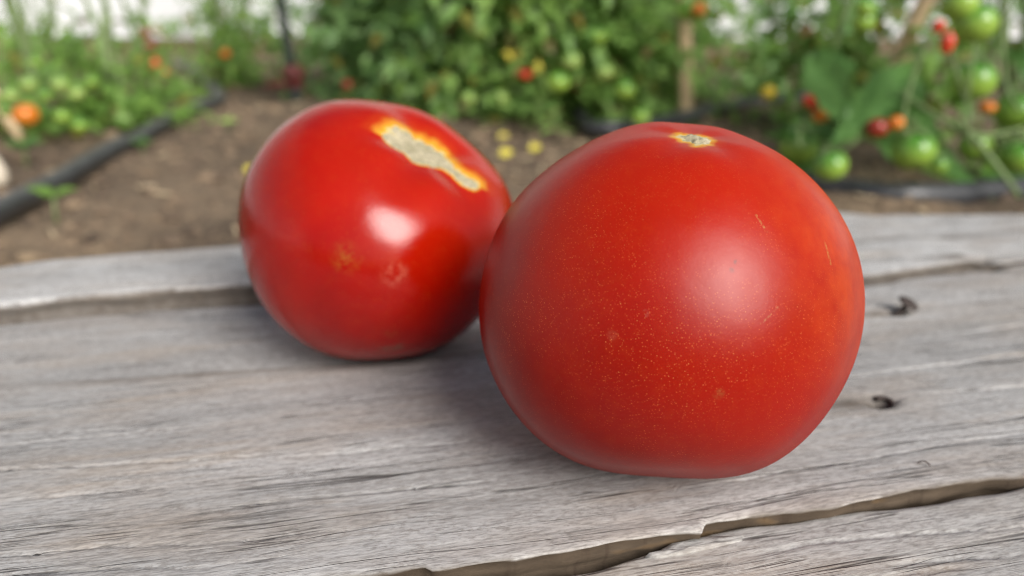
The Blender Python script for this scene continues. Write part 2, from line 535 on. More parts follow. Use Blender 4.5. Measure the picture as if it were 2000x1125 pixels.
def scatter_clods(n, area, rlo, rhi, seed):
    g = np.random.default_rng(seed)
    x = g.uniform(area[0], area[1], n); y = area[2] + (area[3] - area[2]) * g.random(n) ** 1.4
    r = rlo * (rhi / rlo) ** (g.random(n) ** 2.2)
    ico = np.array(ICO)
    v = ico[None] * (1 + 0.35 * g.normal(size=(n, 12, 1))) * r[:, None, None] * np.stack([np.ones(n), g.uniform(.6, 1.3, n), g.uniform(.4, .9, n)], -1)[:, None]
    a = g.uniform(0, 6.28, n)
    vx = v[..., 0] * np.cos(a)[:, None] - v[..., 1] * np.sin(a)[:, None]
    vy = v[..., 0] * np.sin(a)[:, None] + v[..., 1] * np.cos(a)[:, None]
    v = np.stack([vx + x[:, None], vy + y[:, None], v[..., 2] + (soil_h(x, y) + r * 0.2)[:, None]], -1).reshape(-1, 3)
    f = (np.array(ICOF)[None] + 12 * np.arange(n)[:, None, None]).reshape(-1)
    return fast_mesh('clods', v, f, np.full(n * 20, 3), False)


tag(link('soil_crumbs', scatter_clods(15000, (-1.2, 1.3, 0.40, 2.2), 0.0015, 0.0085, 5), M_CLOD),
    'loose brown crumbs and clods scattered over the bed', 'soil', kind='stuff')

# ------------------------------------------------------------------ greenhouse wall behind the rows
WY = 2.75
wall = empty('greenhouse_wall', (0.6, WY, SOIL), 'white translucent film wall with brown base board behind the plants', 'wall')
zs = np.linspace(0, 1, 12)
xs = np.linspace(-5.5, 5.5, 90)
fv, ff = [], []
for i, t in enumerate(zs):
    for x in xs:
        fv.append((x - 0.6, 0.006 * math.sin(x * 9 + 2 * t) + 0.01 * math.sin(x * 2.3) - 0.55 * t ** 3, 0.045 + 1.55 * t))
nX = len(xs)
for i in range(len(zs) - 1):
    for k in range(nX - 1):
        ff.append((i * nX + k, i * nX + k + 1, (i + 1) * nX + k + 1, (i + 1) * nX + k))
link('film', mesh('film', fv, ff), M_FILM, wall)


def box(x0, x1, y0, y1, z0, z1):
    v = [(x, y, z) for z in (z0, z1) for y in (y0, y1) for x in (x0, x1)]
    return v, [(0, 2, 3, 1), (4, 5, 7, 6), (0, 1, 5, 4), (1, 3, 7, 5), (3, 2, 6, 7), (2, 0, 4, 6)]


for k in range(4):
    x0 = -5.5 + k * 2.75
    link('base_board', mesh('base_board', *box(x0 - 0.6 + 0.003, x0 + 2.75 - 0.6 - 0.003, -0.035, -0.012, -0.03, 0.052 + 0.004 * (k % 2)), False), M_BASE, wall)
for x in (-3.3, -1.75, -0.2, 1.75, 3.3):
    pts = [(x - 0.6, 0.02 - 0.55 * t ** 3, -0.03 + 1.62 * t) for t in np.linspace(0, 1, 14)]
    link('hoop', mesh('hoop', *tube(pts, 0.013, 10)), M_POST, wall)

SIDE = (-1.95 - 0.6, 0.9 - WY, 0)          # the same cover turns the corner on the left
ys = np.linspace(-1.6, 2.7, 50)
fv, ff = [], []
for t in zs:
    for y in ys:
        fv.append((0.008 * math.sin(y * 8 + 2 * t) + 0.7 * t ** 2.5, y - 0.9, 0.045 + 1.7 * t))
for i in range(len(zs) - 1):
    for k in range(len(ys) - 1):
        ff.append((i * len(ys) + k, i * len(ys) + k + 1, (i + 1) * len(ys) + k + 1, (i + 1) * len(ys) + k))
link('film', mesh('film', fv, ff), M_FILM, wall, SIDE)
for k in range(2):
    y0 = -2.5 + k * 2.15
    link('base_board', mesh('base_board', *box(0.012, 0.035, y0 + 0.003, y0 + 2.147, -0.03, 0.052 + 0.004 * k), False), M_BASE, wall, SIDE)
for y in (-1.5, -0.3, 0.9, 2.1):
    pts = [(-0.02 + 0.7 * t ** 2.5, y - 0.9, -0.03 + 1.77 * t) for t in np.linspace(0, 1, 14)]
    link('hoop', mesh('hoop', *tube(pts, 0.013, 10)), M_POST, wall, SIDE)

# ------------------------------------------------------------------ planks
ANG = math.atan(0.22)


def curve(pts):
    p = np.array(pts, float)
    return lambda u: np.interp(u, p[:, 0], p[:, 1])


def uaxis():
    return np.concatenate([np.linspace(-0.85, -0.30, 30, endpoint=False), np.arange(-0.30, 0.42, 0.0013), np.linspace(0.42, 1.0, 30)])


STEP = curve([(-.85, .268), (-.30, .276), (-.1203, .2880), (-.0968, .2918), (-.0624, .2940), (-.0369, .2950), (.06, .288), (.13, .262), (.2003, .2546), (.217, .2584), (.2533, .2616), (.2626, .2635), (.36, .2645), (1.0, .262)])
BACK = curve([(-.85, .330), (-.20, .334), (-.136, .3376), (-.1192, .3444), (-.0903, .3475), (-.045, .3508), (.10, .3520), (.2497, .3501), (.2849, .3491), (.3467, .3360), (.5, .342), (1.0, .338)])
FRONT = curve([(-.85, .131), (-.15, .1315), (-.0101, .1300), (.0106, .1288), (.0118, .1272), (.0281, .1278), (.0475, .1273), (.0602, .1283), (.0695, .1279), (.0712, .1312), (.0859, .1299), (.1028, .1290), (.1247, .1302), (.1527, .1304), (.3, .132), (1.0, .129)])
FRONT_LOW = curve([(-.85, .118), (-.02, .1195), (.0375, .1248), (.0545, .1262), (.0582, .1270), (.0626, .1268), (.0700, .1265), (.0720, .1300), (.0860, .1290), (.0938, .1285), (.1117, .1285), (.1329, .1294), (.1558, .1299), (.3, .131), (1.0, .128)])
RIDGE = curve([(-.85, .241), (-.1022, .2357), (-.0736, .2328), (-.0445, .2311), (-.0081, .2283), (.0169, .2265), (.0303, .2280), (.0505, .2296), (1.0, .232)])
RIDGE_AMT = curve([(-.85, .2), (-.16, .25), (-.09, .55), (-.03, 1.0), (.04, 1.0), (.07, .7), (.11, .15), (.2, 0), (1.0, 0)])


def groove(u, v, pts, width, depth, seed=0):
    p = np.array(pts)
    vc = np.interp(u, p[:, 0], p[:, 1]) + 0.0009 * vnoise(u * 60, u * 0 + seed, seed) + 0.0004 * vnoise(u * 220, u * 0 + seed, seed + 3)
    t = np.clip((u - p[0, 0]) / (p[-1, 0] - p[0, 0]), 0, 1)
    env = np.clip(4 * t * (1 - t), 0, 1) ** 0.5 * (0.55 + 0.45 * vnoise(u * 90, u * 0 + 5.5, seed + 9))
    return -depth * env * np.exp(-((v - vc) / width) ** 2)


MAIN_CRACKS = [([(-.20, .196), (-.0846, .1849), (-.0434, .1792), (-.02, .178)], .00035, .0016),
               ([(-.13, .158), (-.0728, .1504), (-.0247, .1449), (0.0, .143)], .0003, .0014),
               ([(-.030, .1575), (-.0104, .1565), (.0102, .1553), (.035, .1535)], .0003, .0012),
               ([(-.15, .21), (-.0909, .2033), (-.0527, .1975)], .0003, .0009),
               ([(-.0311, .1754), (.012, .1742), (.04, .172)], .0003, .0009),
               ([(-.12, .1985), (-.0886, .1963), (-.0396, .1947)], .0003, .0010),
               ([(-.12, .150), (-.0706, .1441), (-.0368, .139), (-.01, .1365)], .0003, .0010),
               ([(.11, .182), (.1497, .1837), (.2076, .1877), (.30, .191)], .0006, .0009),
               ([(.1423, .1691), (.189, .1683), (.26, .166)], .0004, .0010),
               ([(.06, .143), (.11, .1435), (.16, .146), (.24, .147)], .0003, .0008),
               ([(.16, .205), (.22, .2075), (.32, .212)], .0006, .0008),
               ([(-.10, .172), (-.06, .169), (-.03, .1675)], .0003, .0008),
               ([(-.25, .176), (-.12, .170), (-.09, .1685)], .0003, .0012)]
FRONT_CRACKS = [([(.07, .1215), (.0886, .1220), (.1398, .1171), (.25, .112)], .00035, .0016),
                ([(.03, .119), (.0563, .1162), (.0862, .1109), (.12, .107)], .0003, .0012),
                ([(.09, .113), (.13, .109), (.19, .105)], .0003, .0010),
                ([(.02, .110), (.08, .103), (.14, .100)], .0003, .0009)]
HOLES = [((.1423, .1691), .0042, .0030, .0055), ((.1905, .2262), .0034, .0020, .0030), ((.2620, .2620), .0050, .0030, .0060)]


def plank(name, vf, vb, rows, ztop, label, mat, thick, loc_u=0.05, extra=None, cracks=(), stains=(), front_bare=True, face=1.0, seed=0):
    u = uaxis()
    t = np.linspace(0, 1, rows)
    U = np.repeat(u[None], rows, 0)
    VF, VB = vf(u), vb(u)
    rag = 0.00015 * vnoise(u * 420, u * 0, seed + 44) + 0.0006 * vnoise(u * 140, u * 0, seed + 40) + 0.0006 * vnoise(u * 45, u * 0, seed + 41)
    VF = VF + rag
    VB = VB + 0.0012 * vnoise(u * 30, u * 0, seed + 42) + 0.0006 * vnoise(u * 110, u * 0, seed + 43)
    # dense rows along the front edge and spread evenly behind
    V = VF[None] + (VB - VF)[None] * t[:, None]
    Z = np.broadcast_to(ztop(U, V), U.shape).copy()
    Z += 0.0006 * vnoise(U * 7, V * 35, seed + 1) + 0.00014 * vnoise(U * 26, V * 190, seed + 2) + 0.00008 * vnoise(U * 60, V * 620, seed + 3)
    for k, (p, w, d) in enumerate(cracks):
        Z += groove(U, V, p, w, d, k + seed)
    bare = np.zeros_like(U); stain = np.zeros_like(U)
    for (c, ru, rv, d) in stains:
        q = ((U - c[0]) / ru) ** 2 + ((V - c[1]) / rv) ** 2
        Z -= d * np.exp(-q * 1.4) * (1 + 0.4 * vnoise(U * 700, V * 700, seed + 8))
        stain = np.maximum(stain, np.clip(1.25 * np.exp(-q * 1.1), 0, 1))
        tail = np.exp(-((U - c[0] + 2.2 * ru) / (2.2 * ru)) ** 2 - ((V - c[1]) / (1.1 * rv)) ** 2)
        bare = np.maximum(bare, 0.75 * tail)
    # worn, rounded arrises
    for E, s in ((V - VF[None], 1), (VB[None] - V, 1)):
        e = np.clip(1 - E / 0.0022, 0, 1)
        Z -= 0.0007 * e ** 2 * (1 + 0.5 * vnoise(U * 60, V * 0, seed + 6))
    bare = np.maximum(bare, np.clip(1 - (V - VF[None]) / 0.0012, 0, 1) * 0.65 * (vnoise(U * 55, V * 0, seed + 7) > -0.25) * (1 if front_bare else 0))
    if extra is not None:
        Z, bare = extra(U, V, Z, bare)
    tops = np.stack([U, V, Z], -1)
    # front and back faces going down, with broken relief
    nd = 22
    dz = np.linspace(0, 1, nd + 1)[1:] ** 1.3
    F, B = [], []
    for k, d in enumerate(dz):
        z = Z[0] - d * thick
        o = 0.0009 * vnoise(u * 40, u * 0 + d * 30, seed + 20) + 0.0007 * vnoise(u * 12, u * 0 + d * 70, seed + 22) + 0.0005 * vnoise(u * 200, u * 0 + d * 30, seed + 21) + 0.0018 * np.minimum(1, d * 11) + 0.0006 * np.abs(vnoise(u * 90, u * 0 + d * 55, seed + 23))
        F.append(np.stack([u, VF + o, z], -1))
        B.append(np.stack([u, VB - o, Z[-1] - d * thick], -1))
    grid = np.concatenate([np.array(F)[::-1], tops, np.array(B)], 0)
    R, N = grid.shape[:2]
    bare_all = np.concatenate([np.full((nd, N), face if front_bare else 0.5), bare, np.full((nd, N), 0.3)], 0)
    stain_all = np.concatenate([np.zeros((nd, N)), stain, np.zeros((nd, N))], 0)
    idx = np.arange(R * N).reshape(R, N)
    q = np.stack([idx[:-1, :-1], idx[:-1, 1:], idx[1:, 1:], idx[1:, :-1]], -1).reshape(-1, 4)
    flat = list(q.reshape(-1)); sizes = [4] * len(q)
    flat = np.concatenate([q.reshape(-1), idx[::-1, 0], idx[:, -1], np.concatenate([idx[0], idx[-1][::-1]])[::-1]])
    sizes = np.concatenate([np.full(len(q), 4), [R, R, 2 * N]])
    base_z = float(Z.min() - thick)
    mid = float(((vf(0.05) + vb(0.05)) / 2))
    P = grid.reshape(-1, 3) - np.array([0.05, mid, base_z])
    me = fast_mesh(name, P, flat, sizes)
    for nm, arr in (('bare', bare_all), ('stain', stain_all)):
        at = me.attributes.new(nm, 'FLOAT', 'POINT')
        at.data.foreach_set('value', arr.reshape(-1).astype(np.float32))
    root = empty(name, (0, 0, 0), label, 'plank')
    c, s = math.cos(ANG), math.sin(ANG)
    root.location = (0.05 * c - mid * s, 0.05 * s + mid * c, base_z)
    root.rotation_euler = (0, 0, ANG)
    link('board', me, mat, root)
    return root, np.array([0.05, mid, base_z])


def world_uv(u, v, z):
    c, s = math.cos(ANG), math.sin(ANG)
    return np.array([u * c - v * s, u * s + v * c, z])


def main_top(U, V):
    # a shallow step: behind the ridge the surface has weathered away
    d = V - RIDGE(U)
    return -0.0040 * RIDGE_AMT(U) / (1 + np.exp(-d / 0.0003)) + 0.0003 * RIDGE_AMT(U) * np.exp(-(d / 0.0012) ** 2 * (d < 0))


def main_extra(U, V, Z, bare):
    d = V - RIDGE(U)
    bare = np.maximum(bare, 0.5 * RIDGE_AMT(U) * np.exp(-((d + 0.002) / 0.0028) ** 2))
    return Z, bare


def back_top(U, V):
    h = np.interp(U, [-.85, -.12, .0, .14, .2, .25, .27, 1.0], [.0062, .0060, .0055, .0042, .0046, .0046, .0016, .0010])
    return h - 0.0015 * np.clip((V - (BACK(U) - .02)) / .02, 0, 1) ** 2


def back_extra(U, V, Z, bare):
    # a warm brown seam on the right where the surface has split
    vc = STEP(U) + 0.038 + 0.004 * vnoise(U * 12, V * 0, 77)
    s = np.exp(-((V - vc) / 0.0028) ** 2) * np.interp(U, [.15, .2, .3, .4], [0, .6, .5, .2])
    bare = np.maximum(bare, s)
    return Z - 0.0009 * s, bare


def front_top(U, V):
    return np.interp(U, [-.85, 0, .06, .1, .16, .3, 1.0], [-.006, -.0056, -.0038, -.0026, -.0022, -.0020, -.0020]) + 0 * V


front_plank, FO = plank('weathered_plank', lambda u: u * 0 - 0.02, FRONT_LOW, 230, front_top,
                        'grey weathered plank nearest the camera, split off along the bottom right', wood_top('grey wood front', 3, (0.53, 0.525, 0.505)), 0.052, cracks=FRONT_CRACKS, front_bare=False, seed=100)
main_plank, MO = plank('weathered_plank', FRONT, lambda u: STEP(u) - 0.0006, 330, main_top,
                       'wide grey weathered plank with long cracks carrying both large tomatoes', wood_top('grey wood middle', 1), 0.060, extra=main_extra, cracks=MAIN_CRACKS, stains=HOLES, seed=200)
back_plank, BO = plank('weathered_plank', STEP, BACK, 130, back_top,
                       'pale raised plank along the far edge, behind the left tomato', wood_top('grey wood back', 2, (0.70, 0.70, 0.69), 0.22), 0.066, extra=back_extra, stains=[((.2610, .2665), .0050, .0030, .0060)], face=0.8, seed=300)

# the loose sliver beside the split
sl = [(.0560, .1258), (.0590, .1270), (.0625, .1281), (.0711, .1286), (.0785, .1281), (.0796, .1271), (.0785, .1259), (.0719, .1252), (.0637, .1249), (.0590, .1250)]
sv, sf = [], []
cu, cv = np.mean(sl, 0)
for k, (sc, z) in enumerate(((1.02, -.0060), (1.0, -.0038), (.92, -.0031), (.5, -.0029))):
    for j, (u, v) in enumerate(sl):
        sv.append((cu + (u - cu) * sc, cv + (v - cv) * sc, z + 0.0004 * math.sin(j * 2.3 + k)))
ns = len(sl)
for k in range(3):
    for j in range(ns):
        j2 = (j + 1) % ns
        sf.append((k * ns + j, k * ns + j2, (k + 1) * ns + j2, (k + 1) * ns + j))
sf.append(tuple(range(3 * ns, 4 * ns)))
link('sliver', mesh('sliver', [np.array(p) - FO for p in sv], sf), front_plank.children[0].data.materials[0], front_plank)

# ------------------------------------------------------------------ nails in the middle plank
nb = world_uv(.1915, .2262, -0.0015)
nail = empty('bent_nail', nb, 'bent rusty nail standing proud of the plank right of the big tomato', 'nail')
pth = 1.4 * np.array([(-.0030, 0, -.0015), (-.0008, 0, .0004), (.0010, .0002, .0020), (.0020, .0003, .0036)])
link('shank', mesh('shank', *tube(smooth_path(pth, 10), 0.0011, 10)), M_RUST, nail)
hd = 1.4 * np.array([(.0020, .0003, .0035), (.0021, .0002, .0038), (.0022, .0001, .0041)])
link('head', mesh('head', *tube(hd, [0.0030, 0.0038, 0.0032], 14)), M_RUST, nail)
nb = world_uv(.1432, .1691, -0.0010)
hook = empty('hooked_nail', nb, 'rusty nail end bent into a hook inside a small hollow', 'nail')
arc = [(.0000 + 0.0030 * math.cos(a), .0026 * math.sin(a), -.0001 + .0008 * math.sin(a + 0.5)) for a in np.linspace(-2.6, 1.9, 16)]
link('shank', mesh('shank', *tube(arc, np.linspace(.0004, .0008, 16), 8)), M_RUST, hook)

# ------------------------------------------------------------------ the two large tomatoes
def poly_dist(P, poly):
    """signed distance (inside negative) of points P to the polygon"""
    poly = np.asarray(poly, float)
    A, B = poly, np.roll(poly, -1, 0)
    d = np.full(len(P), 1e9); inside = np.zeros(len(P), bool)
    for a, b in zip(A, B):
        ab = b - a
        t = np.clip(((P - a) @ ab) / (ab @ ab + 1e-15), 0, 1)
        d = np.minimum(d, np.hypot(*(P - a - t[:, None] * ab).T))
        c = ((a[1] > P[:, 1]) != (b[1] > P[:, 1])) & (P[:, 0] < (b[0] - a[0]) * (P[:, 1] - a[1]) / (b[1] - a[1] + 1e-15) + a[0])
        inside ^= c
    return np.where(inside, -d, d)


def big_tomato(label, skin, a, c, sq, ell, asym, dips, M, off, z0, scar, halo_w, bumps, seed, near_k=1.0, fold=0.0007, lobes=0.010, flat=0.9):
    nt_, np_ = 220, 260
    t = np.linspace(0, math.pi, nt_) ; t = t - 0.12 * np.sin(2 * t)        # finer near both poles
    ph = np.linspace(0, 2 * math.pi, np_, endpoint=False)

    def surf(T, PH):
        s, co = np.sin(T), np.cos(T)
        k = (np.abs(s) ** sq + np.abs(co) ** sq) ** (-1 / sq)
        r = a * k * s; z = c * k * co * (1 + asym * co)
        rib = 1 + lobes * np.sin(5 * PH + seed * 1.7) * np.exp(-((T - 2.25) / .55) ** 2) + 0.4 * lobes * np.sin(4 * PH + seed) * np.exp(-((T - .8) / .45) ** 2) + 0.005 * np.sin(3 * PH + seed) * s ** 2 + 0.005 * np.sin(5 * PH + 2 * seed) * s + 0.004 * np.sin(2 * PH + 1 + seed) * s
        z = z - dips[0] * np.exp(-(r / dips[1]) ** 2) * (co > 0) + dips[2] * np.exp(-(r / dips[3]) ** 2) * (co < 0)
        lowz = -c * flat
        z = np.where(z < lowz, lowz + (z - lowz) * 0.45, z)
        # soft shoulder folds running into the stem end
        z = z + fold * np.sin(5 * PH + seed) * np.exp(-((r - dips[1] * 1.1) / 0.008) ** 2) * (co > 0)
        P = np.stack([r * np.cos(PH) * rib, r * np.sin(PH) * ell * rib, z], -1)
        for (d, w, h) in bumps:
            d = np.array(d) / np.linalg.norm(d)
            n = P / (np.linalg.norm(P, axis=-1, keepdims=True) + 1e-9)
            P = P + n * (h * np.exp(-(np.arccos(np.clip(n @ d, -1, 1)) / w) ** 2))[..., None]
        return P
    T, PH = np.meshgrid(t[1:-1], ph, indexing='ij')
    G = surf(T, PH)
    top, bot = surf(np.array([1e-5]), np.array([0.0])), surf(np.array([math.pi - 1e-5]), np.array([0.0]))
    V = np.concatenate([G.reshape(-1, 3), top, bot])
    n0 = nt_ - 2
    idx = np.arange(n0 * np_).reshape(n0, np_)
    j = np.roll(idx, -1, 1)
    q = np.stack([idx[:-1], idx[1:], j[1:], j[:-1]], -1).reshape(-1)
    tt, bb = len(V) - 2, len(V) - 1
    cap = np.stack([np.full(np_, tt), idx[0], j[0]], -1).reshape(-1)
    cab = np.stack([np.full(np_, bb), j[-1], idx[-1]], -1).reshape(-1)
    me = fast_mesh('skin', V, np.concatenate([q, cap, cab]), np.concatenate([np.full(len(q) // 4, 4), np.full(2 * np_, 3)]))
    scar = np.array(scar) / 1000
    d = poly_dist(V[:, :2], scar)
    halo = np.clip(1 - d * np.where(V[:, 1] < np.interp(V[:, 0], [-.013, .018], [.0, -.004]), near_k, 1.0) / halo_w, 0, 1.2) * (V[:, 2] > 0.01)
    at = me.attributes.new('halo', 'FLOAT', 'POINT'); at.data.foreach_set('value', halo.astype(np.float32))
    M = np.array(M)
    W = V @ M
    low = W[:, 2].min()
    ctr = np.array([off[0], off[1], z0 - low])
    root = empty('tomato', (off[0], off[1], z0), label, 'tomato')
    rot = Matrix(np.concatenate([np.concatenate([M.T, (ctr - np.array([off[0], off[1], z0]))[:, None]], 1), [[0, 0, 0, 1]]]).tolist())
    body = link('skin', me, skin, root); body.matrix_local = rot
    # dry corky scar, a raised crust that follows the stem end
    N = 46
    lo, hi = scar.min(0) - .0005, scar.max(0) + .0005
    X, Y = np.meshgrid(np.linspace(lo[0], hi[0], N), np.linspace(lo[1], hi[1], N))
    Q = np.stack([X.ravel(), Y.ravel()], -1)
    sd_ = poly_dist(Q, scar) + 0.0006 * vnoise(Q[:, 0] * 900, Q[:, 1] * 900, seed + 3)
    rr = np.hypot(V[:, 0], V[:, 1])
    sel = np.where((V[:, 2] > 0.01) & (rr < 0.026))[0]
    hz = np.empty(len(Q))
    for k in range(0, len(Q), 200):
        dd = ((Q[k:k + 200, None, :] - V[None, sel, :2]) ** 2).sum(-1)
        near = np.argsort(dd, 1)[:, :4]
        w = 1 / (np.take_along_axis(dd, near, 1) + 1e-9)
        hz[k:k + 200] = (V[sel, 2][near] * w).sum(1) / w.sum(1)
    th = np.clip(-sd_ / 0.0012, -0.6, 1)
    Zs = hz + 0.0004 * th + 0.00025 * vnoise(Q[:, 0] * 1100, Q[:, 1] * 1100, seed) * (th > 0) + 0.0003 * vnoise(Q[:, 0] * 400, Q[:, 1] * 400, seed + 1) * (th > 0)
    keep = sd_ < 0.0006
    vid = np.arange(N * N).reshape(N, N)
    fs = [(vid[i, k], vid[i, k + 1], vid[i + 1, k + 1], vid[i + 1, k]) for i in range(N - 1) for k in range(N - 1)
          if keep[vid[i, k]] and keep[vid[i, k + 1]] and keep[vid[i + 1, k + 1]] and keep[vid[i + 1, k]]]
    used = sorted({i for f in fs for i in f}); mp = {o: i for i, o in enumerate(used)}
    sm = mesh('stem_scar', [(Q[i, 0], Q[i, 1], Zs[i]) for i in used], [tuple(mp[i] for i in f) for f in fs])
    s = link('stem_scar', sm, M_CORK, root); s.matrix_local = rot
    return root


BROWN = (0.26, 0.11, 0.03)
skinL = tomato_skin('glossy red skin', 0.24, [(1500, 0.34, 0.30, (0.66, 0.17, 0.04))],
                    [((-.0120, -.0368, .0171), .0005, .0060, (0.34, 0.13, 0.02), 0.8), ((.0014, -.0377, .0192), .0005, .0052, (0.60, 0.20, 0.12), 0.8),
                     ((.0086, -.0422, .0016), .0004, .0030, BROWN, 0.8), ((.0105, -.0408, -.0075), .0006, .0036, (0.16, 0.11, 0.07), 1.2), ((.0131, -.0404, -.0049), .0006, .0032, (0.16, 0.11, 0.07), 1.0)], ior=1.50, cap=0.55)
skinR = tomato_skin('matt red skin with golden flecks', 0.40, [(1700, 0.26, 0.65, (0.62, 0.20, 0.07)), (2700, 0.46, 0.65, (0.56, 0.11, 0.035))],
                    [((.0304, -.0112, .0275), .0002, .0008, (0.16, 0.02, 0.015), 1.6), ((.0310, -.0124, .0264), .0002, .0008, (0.16, 0.02, 0.015), 1.6),
                     ((.0250, -.0328, .0133), .0002, .0014, (0.42, 0.14, 0.08), 0.5), ((.0273, -.0278, .0182), .0001, .0010, (0.50, 0.20, 0.14), 1.0), ((.0392, -.0174, .0056), .0002, .0016, BROWN, 0.9)],
                    ior=1.40, base=((0.205, 0.0020, 0.0003), (0.29, 0.0065, 0.0006)), orange=((.028, .022, .022), .006, .036),
                    scratches=[((.0253, -.0035, .0338), (.0281, -.0029, .0315), .0004, (0.40, 0.24, 0.08)), ((.0299, .0119, .0276), (.0326, .0116, .0246), .0005, (0.42, 0.26, 0.07)),
                               ((.0377, -.0092, .0180), (.0371, -.0052, .0204), .0003, (0.36, 0.14, 0.06))])
LUMPS_L = [((-0.94,-0.28,-0.21),0.42,-8e-05),((-1.0,0.0,0.05),0.42,0.00072),((-0.92,0.28,0.26),0.42,-0.0007),((-0.74,0.49,0.46),0.42,0.00096),((-0.54,0.58,0.61),0.42,-0.00045),((-0.29,0.68,0.68),0.42,-0.00121),((0.02,0.67,0.74),0.42,0.00127),((0.39,0.57,0.72),0.42,-0.00146),((0.68,0.36,0.63),0.42,0.00193),((0.84,0.21,0.51),0.42,-3e-05),((0.85,-0.5,-0.17),0.42,-0.00161),((0.67,-0.65,-0.37),0.42,0.00201),((0.38,-0.77,-0.51),0.42,-0.00217),((0.02,-0.78,-0.63),0.42,0.00058),((-0.28,-0.74,-0.62),0.42,0.00057),((-0.53,-0.63,-0.56),0.42,0.00118),((-0.77,-0.45,-0.44),0.42,-0.00148)]
LUMPS_R = [((-0.59,-0.7,0.41),0.42,0.00045),((-0.52,-0.46,0.72),0.42,-0.00073),((-0.36,-0.04,0.93),0.42,0.00038),((-0.52,-0.85,0.08),0.42,-0.0007),((-0.15,0.28,0.95),0.42,-4e-05),((0.19,0.5,0.85),0.42,0.00024),((0.42,0.68,0.6),0.42,0.00052),((0.64,0.7,0.31),0.42,0.00013),((-0.3,-0.93,-0.21),0.42,0.00056),((0.11,-0.89,-0.45),0.42,0.00071),((0.43,-0.63,-0.65),0.42,0.00025),((0.66,-0.31,-0.68),0.42,-0.00167),((0.85,0.0,-0.53),0.42,0.00085),((0.9,0.27,-0.34),0.42,-0.00034),((0.83,0.55,-0.02),0.42,-0.00021)]
big_tomato('smaller glossy red tomato lying tilted with long pale stem scar showing', skinL, .0430, .0380, 2.108, 1.0002, -.0483, (.0048, .013, .002, .012),
           [[.8718, .1985, -.4478], [.0049, .9106, .4132], [.4898, -.3624, .7929]], (-.0418, .2412), -.0038,
           [(-12.8, .9), (-11.6, -1.6), (-9.7, -3.0), (-7.8, -3.6), (-5.9, -3.1), (-4.2, -4.2), (-2.4, -4.6), (-.4, -4.4), (1.8, -3.7), (4.2, -2.5), (6.3, -2.2), (9.4, -3.5), (11.2, -5.2), (12.9, -6.3), (15, -6.7), (16.9, -6.2), (18.2, -4.6),
            (18.0, -3.3), (16.4, -2.9), (14.6, -3.3), (12.9, -2.6), (11.2, -2.3), (9.8, -.9), (8.4, .6), (7.6, 2.6), (6.7, 3.4), (6.0, 5.0), (4.2, 5.0), (2.6, 6.0), (.5, 5.7), (-1.6, 6.5), (-3.4, 5.8), (-5.4, 6.9), (-7.4, 6.4), (-9.6, 5.8), (-11.4, 3.6)],
           0.0078, LUMPS_L, 1.3, 4.5, 0.0007, 0.012, 1.0)
big_tomato('largest red tomato, matt with golden flecks, upright in front', skinR, .0435, .0409, 1.9419, 1.0068, .0444, (.002, .010, .0025, .012),
           [[.4485, -.8804, -.154], [.8912, .4535, .0027], [.0675, -.1385, .9881]], (.0357, .1734), -0.0003,
           [(-.9, -4.2), (.2, -3.6), (1.4, -3.9), (2.3, -2.6), (2.9, -3.0), (3.7, -2.6), (5.2, -3.8), (5.0, -2.2), (4.4, -1.4), (4.6, .2), (3.4, .8), (3.0, 2.2), (1.6, 1.9), (1.0, 2.7), (-.2, 1.8), (-.5, .8), (-1.5, -.2), (-1.6, -1.4), (-2.6, -1.6), (-1.6, -2.8)],
           0.0034, LUMPS_R, 4.1, 1.0, 0.0002, 0.012, 0.90)

# ------------------------------------------------------------------ pipes and standpipe
def pipe(label, pix, r, n=40, extra=None):
    pts = [on_level(x, y, SOIL + r + 0.004) for x, y in pix]
    if extra: pts = extra[0] + pts + extra[1]
    pts = smooth_path(pts, n)
    pts[:, 2] = soil_h(pts[:, 0], pts[:, 1]) * 0.35 + (SOIL) * 0.65 + r
    base = pts[len(pts) // 2].copy(); base[2] -= r
    o = link('irrigation_pipe', mesh('irrigation_pipe', *tube(pts - base, r, 16)), M_PIPE, None, base)
    return tag(o, label, 'pipe', 'irrigation pipes on the soil')


pipe('black irrigation pipe running across the bare soil on the left', [(0, 400), (90, 350), (170, 308), (250, 270), (310, 240), (350, 213), (440, 190)], 0.0100, 60,
     ([np.array([-0.36, 0.36, -.05])], [np.array([-0.68, 1.8, -.05]), np.array([-0.9, 2.2, -.05])]))
pipe('black irrigation pipe on the soil right behind the plank, right of the big tomato', [(1480, 330), (1600, 362), (1700, 380), (1790, 384)], 0.0105, 40,
     ([np.array([0.16, 0.88, -.05])], [np.array([0.50, 0.70, -.05]), np.array([0.80, 0.74, -.05])]))
pipe('black irrigation pipe half hidden along the foot of the middle row', [(1150, 243), (1280, 238), (1420, 205), (1500, 192)], 0.0105, 40,
     ([np.array([0.10, 1.20, -.05])], [np.array([0.9, 1.62, -.05]), np.array([1.5, 1.8, -.05])]))

